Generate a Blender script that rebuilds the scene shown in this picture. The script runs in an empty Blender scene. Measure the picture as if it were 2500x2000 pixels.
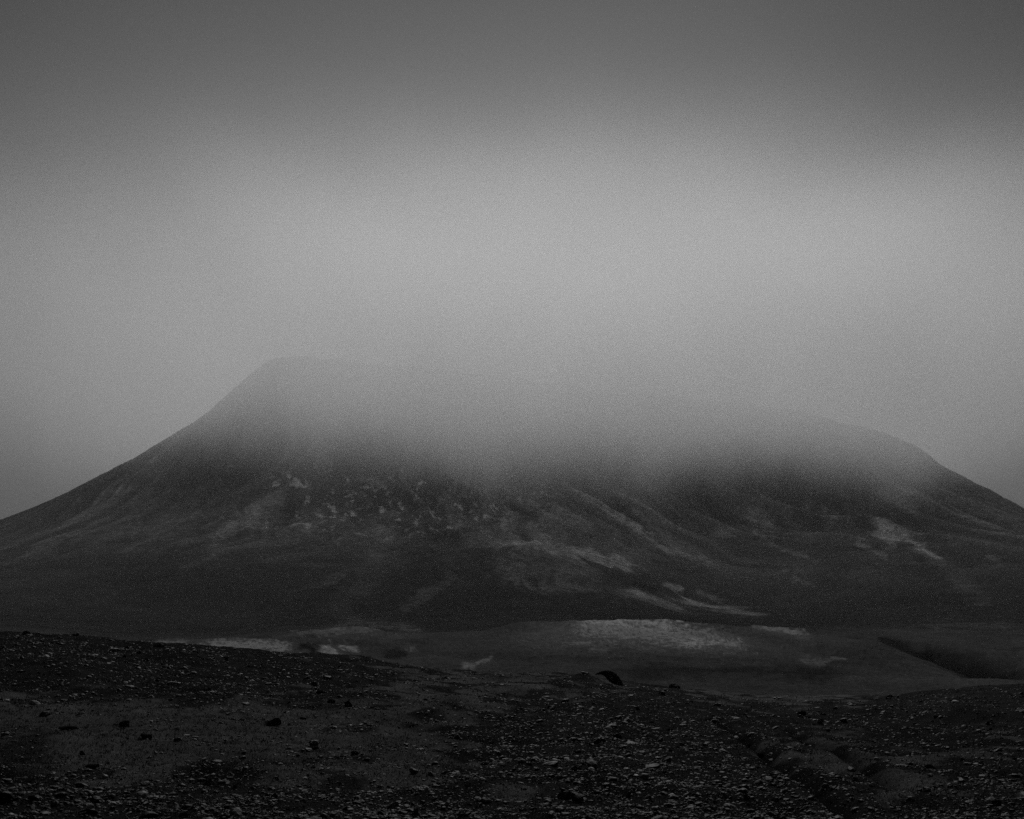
import bpy, math, random
import numpy as np
from mathutils import Vector, Matrix, noise as mnoise

SC = bpy.context.scene
COL = SC.collection
R = math.radians
F = 3472.0            # focal length in photo pixels (2500 wide)
CX, HY = 1250.0, 1480.0   # principal column, eye-level row

# ---------------------------------------------------------------- camera
cam = bpy.data.cameras.new('camera'); co = bpy.data.objects.new('camera', cam); COL.objects.link(co)
cam.sensor_width = 36.0; cam.lens = 36.0 * F / 2500.0
cam.shift_y = (HY - 1000.0) / 2500.0
cam.clip_start = 0.1; cam.clip_end = 20000
co.location = (0, 0, 0); co.rotation_euler = (R(90), 0, 0)
SC.camera = co

# ---------------------------------------------------------------- light
SUN_EL, SUN_AZ = 38.0, 3.0      # sun high behind the cloud cap
w = bpy.data.worlds.new('World'); SC.world = w; w.use_nodes = True
nt = w.node_tree; nt.nodes.clear()
def N(t, typ, **kw):
    n = t.nodes.new(typ)
    for k, v in kw.items(): setattr(n, k, v)
    return n
def M(t, op, a, b=None, c=None, clamp=False):
    n = t.nodes.new('ShaderNodeMath'); n.operation = op; n.use_clamp = clamp
    for i, v in enumerate((a, b, c)):
        if v is None: continue
        if isinstance(v, (int, float)): n.inputs[i].default_value = v
        else: t.links.new(v, n.inputs[i])
    return n.outputs[0]
def MR(t, v, a, b, c=0.0, d=1.0, smooth=True):
    n = t.nodes.new('ShaderNodeMapRange'); n.interpolation_type = 'SMOOTHSTEP' if smooth else 'LINEAR'
    t.links.new(v, n.inputs[0])
    for i, x in enumerate((a, b, c, d)): n.inputs[i + 1].default_value = x
    return n.outputs[0]
tc = N(nt, 'ShaderNodeTexCoord')
sky = N(nt, 'ShaderNodeTexSky', sky_type='NISHITA', sun_disc=False)
sky.sun_elevation = R(SUN_EL); sky.sun_rotation = R(SUN_AZ); sky.dust_density = 3.0
bw = N(nt, 'ShaderNodeRGBToBW'); nt.links.new(sky.outputs[0], bw.inputs[0])
sep = N(nt, 'ShaderNodeSeparateXYZ'); nt.links.new(tc.outputs['Generated'], sep.inputs[0])
el = M(nt, 'ARCSINE', sep.outputs[2]); az = M(nt, 'ARCTAN2', sep.outputs[0], sep.outputs[1])
# broad soft glow of the overcast around the hidden sun, darker high cloud above it
cn = N(nt, 'ShaderNodeTexNoise', noise_dimensions='3D'); cn.inputs['Scale'].default_value = 2.2
cn.inputs['Detail'].default_value = 2.0
mp = N(nt, 'ShaderNodeMapping'); mp.inputs['Scale'].default_value = (1, 1, 2.4)
nt.links.new(tc.outputs['Generated'], mp.inputs[0]); nt.links.new(mp.outputs[0], cn.inputs['Vector'])
wob = M(nt, 'MULTIPLY', M(nt, 'SUBTRACT', cn.outputs[0], 0.5), R(3))
el2 = M(nt, 'ADD', el, wob)
de = M(nt, 'SUBTRACT', el2, R(10.5))
up = M(nt, 'DIVIDE', M(nt, 'MAXIMUM', de, 0.0), R(11.3))
dn = M(nt, 'DIVIDE', M(nt, 'MINIMUM', de, 0.0), R(7.4))
ee = M(nt, 'ADD', M(nt, 'MULTIPLY', up, up), M(nt, 'MULTIPLY', dn, dn))
aa = M(nt, 'DIVIDE', az, R(22))
ex = M(nt, 'EXPONENT', M(nt, 'MULTIPLY', M(nt, 'ADD', ee, M(nt, 'MULTIPLY', aa, aa)), -1.0))
glow = M(nt, 'MULTIPLY', ex, 2.8)
base = M(nt, 'MULTIPLY', bw.outputs[0], 0.01)
base = M(nt, 'ADD', base, 0.08)
tot = M(nt, 'ADD', glow, base)
bg = N(nt, 'ShaderNodeBackground'); bg.inputs['Strength'].default_value = 0.1
nt.links.new(tot, bg.inputs['Color'])
wo = N(nt, 'ShaderNodeOutputWorld'); nt.links.new(bg.outputs[0], wo.inputs[0])

sl = bpy.data.lights.new('sun', 'SUN'); sl.energy = 1.35; sl.angle = R(24); sl.color = (1, 1, 1)
so = bpy.data.objects.new('sun', sl); COL.objects.link(so)
d = Vector((math.sin(R(SUN_AZ)) * math.cos(R(SUN_EL)), math.cos(R(SUN_AZ)) * math.cos(R(SUN_EL)), math.sin(R(SUN_EL))))
so.rotation_euler = d.to_track_quat('Z', 'Y').to_euler()

SC.view_settings.view_transform = 'Standard'; SC.view_settings.look = 'None'
SC.view_settings.exposure = 0.0; SC.view_settings.gamma = 1.0
SC.view_settings.use_curve_mapping = False
SC.render.engine = 'CYCLES'
SC.cycles.max_bounces = 14; SC.cycles.diffuse_bounces = 2; SC.cycles.glossy_bounces = 1
SC.cycles.transmission_bounces = 0; SC.cycles.volume_bounces = 12; SC.cycles.transparent_max_bounces = 4
SC.cycles.use_denoising = False
SC.cycles.volume_max_steps = 128
SC.cycles.volume_step_rate = 1.0

# ---------------------------------------------------------------- numpy noise
_rng = np.random.RandomState(7)
_P = np.concatenate([_rng.permutation(512)] * 2)
_G = _rng.uniform(0, 2 * np.pi, 512); _GX, _GY = np.cos(_G), np.sin(_G)
def perlin(x, y):
    x = np.asarray(x, float); y = np.asarray(y, float)
    xi = np.floor(x).astype(np.int64); yi = np.floor(y).astype(np.int64)
    xf = x - xi; yf = y - yi
    u = xf * xf * xf * (xf * (xf * 6 - 15) + 10); v = yf * yf * yf * (yf * (yf * 6 - 15) + 10)
    def g(ix, iy, fx, fy):
        h = _P[(_P[ix & 511] + iy) & 511]
        return _GX[h] * fx + _GY[h] * fy
    a = g(xi, yi, xf, yf); b = g(xi + 1, yi, xf - 1, yf)
    c = g(xi, yi + 1, xf, yf - 1); e = g(xi + 1, yi + 1, xf - 1, yf - 1)
    return (a * (1 - u) + b * u) * (1 - v) + (c * (1 - u) + e * u) * v * 1.0
def fbm(x, y, o=4, g=0.5):
    s = 0; a = 1.0; t = 0
    for i in range(o):
        s = s + a * perlin(x + 17.3 * i, y - 9.1 * i); t += a; a *= g; x = x * 2.03; y = y * 2.03
    return s / t * 1.6
def ridged(x, y, o=4):
    s = 0; a = 1.0; t = 0
    for i in range(o):
        s = s + a * (1 - np.abs(perlin(x + 31.7 * i, y + 4.4 * i)) * 2.2); t += a; a *= 0.5; x = x * 2.1; y = y * 1.6
    return s / t
def sstep(a, b, v):
    t = np.clip((v - a) / (b - a), 0, 1); return t * t * (3 - 2 * t)

def pchip_slopes(x, y):      # y: (..., n)
    h = np.diff(x); dl = np.diff(y, axis=-1) / h
    m = np.zeros_like(y)
    w1 = 2 * h[1:] + h[:-1]; w2 = h[1:] + 2 * h[:-1]
    a, b = dl[..., :-1], dl[..., 1:]
    ok = a * b > 0
    with np.errstate(divide='ignore', invalid='ignore'):
        hm = (w1 + w2) / (w1 / np.where(ok, a, 1) + w2 / np.where(ok, b, 1))
    m[..., 1:-1] = np.where(ok, hm, 0); m[..., 0] = dl[..., 0]; m[..., -1] = dl[..., -1]
    return m
def pchip(xs, ys, x):
    xs = np.asarray(xs, float); ys = np.asarray(ys, float); m = pchip_slopes(xs, ys)
    x = np.clip(x, xs[0], xs[-1]); k = np.clip(np.searchsorted(xs, x) - 1, 0, len(xs) - 2)
    h = xs[k + 1] - xs[k]; t = (x - xs[k]) / h
    return ((2*t**3 - 3*t**2 + 1) * ys[k] + (t**3 - 2*t**2 + t) * h * m[k] + (-2*t**3 + 3*t**2) * ys[k+1] + (t**3 - t**2) * h * m[k+1])

# ---------------------------------------------------------------- shape of the land
# heights of the land along cross lines at given distances (metres ahead), read as sight-line rows
XC = [-600, 0, 350, 550, 750, 850, 1000, 1150, 1300, 1500, 1700, 1850, 2000, 2200, 2500, 3100]
CREST = ([-600, 0, 150, 300, 500, 700, 850, 1000, 1150, 1300, 1400, 1560, 1700, 1900, 2150, 2300, 2500, 3100],
         [1540, 1546, 1552, 1563, 1576, 1592, 1602, 1624, 1637, 1646, 1650, 1672, 1688, 1700, 1702, 1690, 1674, 1660])
SIL = ([-600, 0, 150, 300, 400, 480, 560, 620, 680, 720, 1000, 1400, 1900, 2100, 2200, 2245, 2300, 2400, 2500, 3100],
       [1420, 1272, 1211, 1136, 1080, 1030, 964, 914, 880, 878, 905, 950, 1005, 1050, 1080, 1100, 1142, 1196, 1246, 1420])
HZ = 2.2
def zrow(y, py): return -(np.asarray(py, float) - HY) / F * y
def rows_at(px):
    """distance knots and heights for each column px -> (ys, Z[n, len(ys)])"""
    c = pchip(*CREST, px); hc = (c - HY) / F * 48.0
    Z = []; Y = []
    def add(y, z): Y.append(y); Z.append(z)
    def f(t): return t * t * (3 - 2 * t) * 0.5 + t * 0.5
    base = HZ + 0 * px
    for y in (0.5, 8.0): add(y, -base * (0.8 + 0.2 * (y > 1)))
    for y in (15.0, 23.0, 31.0, 39.0, 48.0):
        add(y, -(base + (hc - base) * f((y - 14.7) / 33.3)) if y > 15 else -base)
    add(56.0, -(hc + 0.75 + 0 * px))
    add(72.0, -(np.maximum(hc, 1.4) + 2.3))
    T = {
     105: [1610,1600,1600,1612,1625,1640,1660,1670,1680,1690,1686,1690,1695,1698,1690,1690],
     140: [1570,1566,1566,1564,1576,1600,1625,1642,1655,1662,1657,1657,1662,1667,1667,1667],
     200: [1565,1560,1565,1566,1584,1587,1600,1612,1622,1626,1627,1630,1634,1642,1648,1650],
     280: [1565,1562,1570,1572,1566,1560,1573,1580,1582,1580,1584,1592,1602,1610,1630,1630],
     380: [1560,1560,1574,1576,1550,1534,1549,1544,1524,1514,1520,1545,1562,1574,1600,1600],
     470: [1555,1556,1574,1570,1545,1540,1552,1551,1536,1532,1535,1533,1545,1568,1590,1590],
     640: [1545,1543,1562,1560,1540,1545,1548,1548,1545,1541,1540,1539,1545,1556,1568,1568],
     900: [1530,1522,1548,1545,1526,1535,1540,1542,1535,1527,1530,1534,1530,1528,1524,1530],
     1200:[1500,1480,1502,1505,1502,1505,1500,1490,1480,1490,1510,1516,1514,1505,1490,1500],
     1500:[1460,1420,1405,1403,1400,1392,1372,1342,1330,1398,1478,1486,1478,1450,1412,1450],
     1700:[1440,1388,1352,1342,1340,1340,1343,1338,1336,1376,1436,1450,1432,1402,1366,1440],
     2150:[1425,1320,1222,1182,1172,1172,1172,1172,1182,1226,1280,1292,1278,1262,1290,1425]}
    for y, p in T.items(): add(float(y), zrow(y, pchip(XC, p, px)))
    s = pchip(*SIL, px)
    add(2600.0, zrow(2600.0, s))
    add(2900.0, zrow(2600.0, s) * 0.98)
    add(3900.0, zrow(2600.0, s) * 0.45); add(5200.0, 0 * px + 5.0); add(9000.0, 0 * px)
    return np.array(Y), np.stack(Z, -1)
PXG = np.arange(-600, 3101, 4.0)
YK, ZG = rows_at(PXG)
LY = np.log(YK); MG = pchip_slopes(LY, ZG)
AZC = math.atan((3100 - CX) / F)
def world_to_tab(x, y):
    r = np.hypot(x, y); a = np.arctan2(x, y); ac = np.clip(a, -AZC, AZC)
    return CX + F * np.tan(ac), np.maximum(r * np.cos(ac), 0.5)
def z_base(x, y):
    x, y = np.broadcast_arrays(np.asarray(x, float), np.asarray(y, float))
    px, yy = world_to_tab(x, y)
    g = np.clip((px - PXG[0]) / 4.0, 0, len(PXG) - 1.001); i = g.astype(int); fr = g - i
    ly = np.log(np.minimum(yy, 8999)); k = np.clip(np.searchsorted(LY, ly) - 1, 0, len(LY) - 2)
    h = LY[k + 1] - LY[k]; t = (ly - LY[k]) / h
    A = 2*t**3 - 3*t**2 + 1; B = (t**3 - 2*t**2 + t) * h; C = -2*t**3 + 3*t**2; D = (t**3 - t**2) * h
    def col(j): return A * ZG[j, k] + B * MG[j, k] + C * ZG[j, k + 1] + D * MG[j, k + 1]
    return col(i) * (1 - fr) + col(i + 1) * fr
def hit(px, py, y0=10.0, y1=60.0, fn=None):
    """first point of the land between y0 and y1 metres on the sight line of photo pixel px, py"""
    ys = np.exp(np.linspace(math.log(y0), math.log(y1), 1500)); xs = (px - CX) / F * ys
    zz = (fn or z_base)(xs, ys); ray = -(py - HY) / F * ys
    b = np.nonzero(zz >= ray)[0]
    k = b[0] if len(b) else int(np.argmin(ray - zz))
    return float(xs[k]), float(ys[k]), float(zz[k])

def seg_dist(x, y, pts):
    """distance to a polyline and the parameter along it"""
    best = np.full(np.shape(x), 1e9); par = np.zeros(np.shape(x)); n = len(pts) - 1
    for i in range(n):
        (ax, ay), (bx, by) = pts[i][:2], pts[i + 1][:2]
        dx, dy = bx - ax, by - ay; L = dx * dx + dy * dy + 1e-9
        t = np.clip(((x - ax) * dx + (y - ay) * dy) / L, 0, 1)
        dd = np.hypot(x - ax - t * dx, y - ay - t * dy); m = dd < best
        best = np.where(m, dd, best); par = np.where(m, (i + t) / n, par)
    return best, par

# ruts, gullies, humps: world positions
RUTS = [([hit(*p) for p in ((1740,1755),(1800,1790),(1860,1832),(1930,1885),(2010,1935),(2080,1985),(2130,2030))], 0.15, 0.15),
        ([hit(*p) for p in ((1925,1788),(1990,1822),(2070,1852),(2130,1882),(2190,1925))], 0.13, 0.11)]
GUL = [([hit(*p, 180, 800) for p in ((2140,1560),(2230,1576),(2320,1598),(2400,1619),(2470,1640),(2560,1668))], 9.0, 4.2),
       ([hit(*p, 180, 800) for p in ((1735,1528),(1850,1548),(1930,1562),(2010,1583),(2110,1606),(2200,1618))], 3.0, 1.6)]
GUL_N = ([hit(*p, 90, 300) for p in ((1330,1652),(1500,1652),(1700,1655),(1900,1660),(2120,1662))], 9.0, 1.1)
BUMPS = []   # x, y, rx, ry, h
def bump(px, py, wpx, dep, h, lee=0.6, y0=10, y1=60):
    x, y, z = hit(px, py, y0, y1); BUMPS.append((x, y + dep * 0.3, wpx / F * y * 0.5, dep, h, lee))
bump(1075, 1752, 190, 1.6, 0.24); bump(640, 1902, 340, 0.9, 0.13); bump(200, 1822, 420, 1.6, 0.12)
bump(460, 1845, 360, 1.3, 0.12); bump(1425, 1668, 110, 1.2, 0.30); bump(560, 1722, 420, 1.8, 0.16)
bump(900, 1905, 300, 0.7, 0.08); bump(1300, 1885, 240, 0.9, 0.08); bump(1700, 1960, 330, 0.9, 0.10)
bump(2250, 1900, 380, 1.2, 0.06); bump(2380, 1760, 260, 2.5, 0.22); bump(60, 1650, 360, 3, 0.30)
bump(420, 1612, 260, 3, 0.20); bump(1250, 1668, 260, 2.5, 0.20); bump(1620, 1720, 300, 3, 0.18)
bump(1900, 1770, 260, 2.2, 0.07); bump(120, 1960, 300, .7, .09); bump(2080, 1740, 300, 2.5, .16)

def z_land(x, y):
    z = z_base(x, y); r = np.hypot(x, y)
    near = 1 - sstep(60, 110, r)
    z = z + near * (0.16 * fbm(x / 3.4, y / 3.4, 3) + 0.07 * fbm(x / 0.9 + 5, y / 0.9, 3) * sstep(4, 10, r))
    if np.size(x) > 50:
        z = z + near * 0.022 * fbm(x / 0.16, y / 0.22, 2) * sstep(6, 12, r)
    for bx, by, rx, ry, h, lee in BUMPS:
        u = (x - bx) / rx; v = (y - by) / ry; v = np.where(v < 0, v / (1 - lee * 0.6), v)
        q = u * u + v * v
        z = z + h * np.exp(-np.minimum(q, 30) * 1.4) * (r < 90)
    for pts, wd, dp in RUTS:
        dd, t = seg_dist(x, y, pts); e = np.sin(np.pi * np.clip(t, 0.04, 0.96)) ** 0.4
        z = z - dp * e * np.exp(-(dd / wd) ** 2 * 1.2) + 0.4 * dp * e * np.exp(-((dd - 2.2 * wd) / wd) ** 2)
    mid = sstep(60, 130, r) * (1 - sstep(800, 1300, r))
    z = z + mid * (0.9 * fbm(x / 24, y / 34, 5, .55) * np.clip(r / 220, .4, 2) + 0.16 * fbm(x / 3.5, y / 6, 4, .65) * np.clip(r / 150, .6, 3))
    # braided banks and hollows round the small stream, left of centre
    bx = np.exp(-(((x + 38) / 34) ** 2 + ((y - 255) / 110) ** 2))
    z = z + bx * 2.2 * (ridged(x / 22 + 3, y / 75, 3) - 0.75)
    for k, (pts, wd, dp) in enumerate(GUL):
        wob = (.3 if k == 0 else 1.4) * wd * fbm(x / 40 + k, y / 40, 3)
        dd, t = seg_dist(x + wob, y, pts)
        e = sstep(0.0, 0.5, t) if k == 0 else sstep(0, .15, t) * (1 - sstep(.6, 1, t))
        z = z - dp * e * np.exp(-(dd / wd) ** 2)
    dd, t = seg_dist(x, y, GUL_N[0]); z = z - GUL_N[2] * np.exp(-(dd / GUL_N[1]) ** 2) * np.sin(np.pi * np.clip(t, .02, .98)) ** .5
    # far slopes: gullies fan down from under the summit
    far = sstep(850, 1500, r)
    cx0, cy0 = -276.0, 3250.0
    th = np.arctan2(x - cx0, cy0 - y); rr = np.hypot(x - cx0, cy0 - y)
    wp = 0.10 * fbm(x / 420, y / 420, 3)
    q = (th + wp) * 15 + 2.0; s = rr / 700
    hz = sstep(40, 330, z)
    g = ridged(q, s, 4)
    z = z + far * (1 - .75 * sstep(2250, 2600, r)) * (9 + 84 * hz) * (g - 0.62) * (0.45 + 0.75 * sstep(-.25, .6, th))
    z = z + far * ((5 - 3.5 * sstep(2250, 2600, r)) * fbm(x / 260, y / 260, 4) + 1.6 * fbm(x / 28, y / 40, 3))
    crag = far * hz * sstep(150, 260, z) * (1 - .85 * sstep(2300, 2600, r))
    z = z + crag * 10 * (ridged(x / 60, y / 95, 4) - 0.6) * (0.6 + 0.6 * fbm(x / 300, y / 300 + 4, 2))
    return z
def shot(x, y, z):
    yy = np.maximum(y, 0.3); return CX + F * x / yy, HY - F * z / yy

def poly_px(px, py, pts, hw):
    dd, t = seg_dist(px, py * 1.0, pts); e = 1 if len(pts) < 3 else .25 + .75 * np.clip(np.minimum(t, 1 - t) * 5, 0, 1)
    return np.clip(1 - dd / hw, 0, 1) * e
# pale gravel and scree, lit gully sides and crests painted in: (points in photo pixels, half width, strength, ymin, ymax)
PALE = [([(1360,1532),(1500,1534),(1640,1547),(1820,1566)], 30, .8, 230, 460),
        ([(1400,1520),(1520,1518),(1700,1528)], 12, .9, 250, 460),
        ([(1640,1575),(1740,1570),(1840,1580)], 12, .7, 200, 460),
        ([(1380,1572),(1440,1572)], 4, .4, 200, 460), ([(1440,1592),(1480,1590)], 3, .4, 200, 460),
        ([(1960,1612),(2010,1618)], 8, .4, 150, 460), ([(1820,1527),(1900,1532),(1985,1556)], 7, .9, 300, 700),
        ([(2030,1606),(2065,1608)], 4, .4, 150, 460),
        ([(390,1572),(450,1569)], 6, .7, 100, 210), ([(470,1570),(560,1572),(660,1576),(730,1590)], 16, 1.1, 100, 210),
        ([(800,1586),(812,1590)], 10, 1.2, 100, 420), ([(835,1577),(866,1582)], 6, 1.1, 100, 420), ([(775,1593),(785,1590)], 8, .8, 100, 420),
        ([(1165,1617),(1200,1604)], 3, .7, 100, 420), ([(1130,1622),(1160,1624)], 4, .7, 100, 420), ([(990,1582),(1005,1580)], 5, .6, 100, 420),
        ([(670,1550),(800,1540),(920,1532),(1030,1545)], 9, .35, 250, 700),
        ([(1190,1332),(1300,1326),(1400,1345),(1530,1385),(1560,1400)], 12, .75, 1200, 1800),
        ([(1260,1425),(1380,1435),(1500,1455),(1620,1474),(1740,1488)], 13, .45, 1000, 1800),
        ([(1150,1372),(1270,1375),(1380,1392),(1500,1425)], 34, .38, 1000, 1900),
        ([(1474,1247),(1533,1287),(1619,1337),(1700,1364),(1768,1385)], 5, .5, 1300, 2600), ([(1564,1179),(1592,1206)], 6, .4, 1300, 2600),
        ([(1813,1242),(1872,1278),(1908,1296)], 7, .5, 1300, 2600), ([(1827,1296),(1858,1317),(1930,1346),(2016,1382)], 4, .4, 1300, 2600),
        ([(1836,1161),(1872,1188)], 7, .5, 1300, 2600), ([(1858,1206),(1894,1220)], 3.5, .9, 1300, 2600),
        ([(1940,1204),(2007,1256),(2053,1287)], 10, .45, 1300, 2600), ([(2066,1233),(2143,1274),(2197,1305),(2242,1330),(2315,1364)], 8, .5, 1300, 2600),
        ([(2197,1300),(2242,1328),(2315,1362)], 3, .9, 1300, 2600), ([(2143,1296),(2179,1323)], 10, .75, 1300, 2600),
        ([(2098,1321),(2161,1364)], 5, .5, 1300, 2600), ([(2161,1201),(2229,1247)], 10, .45, 1300, 2600),
        ([(2233,1342),(2310,1387),(2369,1446),(2437,1473)], 17, .18, 1100, 2600), ([(2405,1350),(2437,1360)], 4, .4, 1300, 2600),
        ([(1754,1296),(1790,1296)], 13, .35, 1300, 2600), ([(1465,1441),(1578,1457),(1691,1477),(1781,1491),(1872,1511)], 6, .7, 1000, 1900),
        ([(1619,1437),(1664,1446)], 4, .7, 1000, 2000), ([(1700,1446),(1763,1470)], 5, .4, 1000, 2000), ([(1935,1418),(1985,1436)], 5, .35, 1000, 2300),
        ([(522,1322),(626,1252)], 11, .28, 1300, 2600), ([(928,1310),(950,1270),(974,1240)], 20, .33, 1300, 2600), ([(870,1142),(928,1160)], 7, .5, 1300, 2600),
        ([(1073,1177),(1102,1264),(1137,1299)], 9, .4, 1300, 2600), ([(667,1455),(770,1425),(870,1403)], 7, .3, 900, 2600),
        ([(783,1537),(870,1519),(986,1531),(1044,1548)], 8, .5, 300, 1300), ([(986,1484),(1102,1415)], 12, .28, 900, 2600),
        ([(1270,1200),(1340,1260),(1420,1290)], 6, .35, 1300, 2600), ([(1380,1180),(1440,1230)], 8, .3, 1300, 2600),
        ([(1190,1560),(1400,1545),(1700,1560),(1900,1590)], 40, .22, 200, 460),
        ([(2230,1530),(2350,1525),(2520,1530)], 8, .3, 400, 1300),
        ([(1530,1160),(1640,1230),(1780,1290)], 9, .2, 1500, 2600),
        ([(960,1260),(945,1320),(900,1400),(840,1480),(860,1530)], 40, .14, 900, 2600),
        ([(700,1200),(600,1280),(520,1340)], 22, .18, 1500, 2600)]
DARK = [([(1450,1640),(1700,1637),(1900,1640),(2120,1648)], 14, .6, 90, 330),  # darker ground, with shade of gully sides and under lips painted in
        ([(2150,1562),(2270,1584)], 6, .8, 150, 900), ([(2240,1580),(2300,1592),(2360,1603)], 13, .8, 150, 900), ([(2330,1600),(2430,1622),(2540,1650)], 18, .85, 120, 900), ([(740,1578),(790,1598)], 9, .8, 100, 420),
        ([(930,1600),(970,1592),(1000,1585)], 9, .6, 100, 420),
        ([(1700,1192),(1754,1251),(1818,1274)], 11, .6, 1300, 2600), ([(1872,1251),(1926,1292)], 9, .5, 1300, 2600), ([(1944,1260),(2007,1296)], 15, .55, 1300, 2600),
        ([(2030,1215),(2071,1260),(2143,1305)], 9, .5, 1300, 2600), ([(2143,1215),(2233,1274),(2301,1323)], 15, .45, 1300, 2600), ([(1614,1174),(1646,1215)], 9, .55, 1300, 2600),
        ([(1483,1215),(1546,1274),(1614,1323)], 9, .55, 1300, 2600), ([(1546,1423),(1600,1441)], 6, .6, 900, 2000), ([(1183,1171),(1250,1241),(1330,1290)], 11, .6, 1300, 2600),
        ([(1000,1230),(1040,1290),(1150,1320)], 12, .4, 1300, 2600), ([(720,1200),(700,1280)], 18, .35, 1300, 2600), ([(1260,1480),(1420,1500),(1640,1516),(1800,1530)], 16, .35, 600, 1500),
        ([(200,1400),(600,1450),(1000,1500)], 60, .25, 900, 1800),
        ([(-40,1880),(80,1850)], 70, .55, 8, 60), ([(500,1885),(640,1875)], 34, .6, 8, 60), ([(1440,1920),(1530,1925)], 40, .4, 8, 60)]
# how stony the near ground is (photo pixel grid, 0..1)
SX = [-300, 0, 200, 400, 600, 800, 1000, 1200, 1400, 1600, 1800, 2000, 2200, 2500, 2800]
SYR = [1545, 1600, 1650, 1700, 1750, 1800, 1850, 1900, 1950, 2000, 2080]
ST = np.array([
 [.9,.9,.9,.8,.6,.5,.5,.5,.5,.5,.4,.3,.6,.9,.9],
 [.9,.95,.95,.9,.8,.7,.6,.5,.5,.5,.4,.3,.6,.9,.9],
 [.9,.85,.9,.9,.85,.75,.5,.45,.5,.5,.4,.3,.6,.9,.9],
 [.5,.5,.6,.6,.7,.6,.4,.5,.6,.7,.35,.35,.7,.9,.9],
 [.2,.15,.2,.2,.35,.45,.3,.5,.8,.85,.8,.75,.8,.7,.7],
 [.25,.2,.15,.15,.15,.3,.35,.75,.9,.9,.75,.45,.75,.4,.4],
 [.6,.3,.15,.15,.3,.4,.2,.7,.95,.95,.8,.3,.6,.6,.6],
 [.8,.85,.5,.4,.5,.5,.35,.5,.9,.95,.95,.7,.4,.75,.8],
 [.9,.95,.95,.85,.85,.8,.9,.5,.7,1.,1.,.9,.45,.7,.9],
 [.9,.95,.95,.95,.9,.95,.95,.7,.7,1.,1.,1.,.8,.8,.9],
 [.9,.95,.95,.95,.9,.95,.95,.9,.9,1.,1.,1.,.9,.9,.9]])
def stony(px, py):
    gx = np.interp(px, SX, np.arange(len(SX))); gy = np.interp(py, SYR, np.arange(len(SYR)))
    i = np.minimum(gx.astype(int), len(SX) - 2); j = np.minimum(gy.astype(int), len(SYR) - 2); a = gx - i; b = gy - j
    return (ST[j, i] * (1 - a) + ST[j, i + 1] * a) * (1 - b) + (ST[j + 1, i] * (1 - a) + ST[j + 1, i + 1] * a) * b

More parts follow.
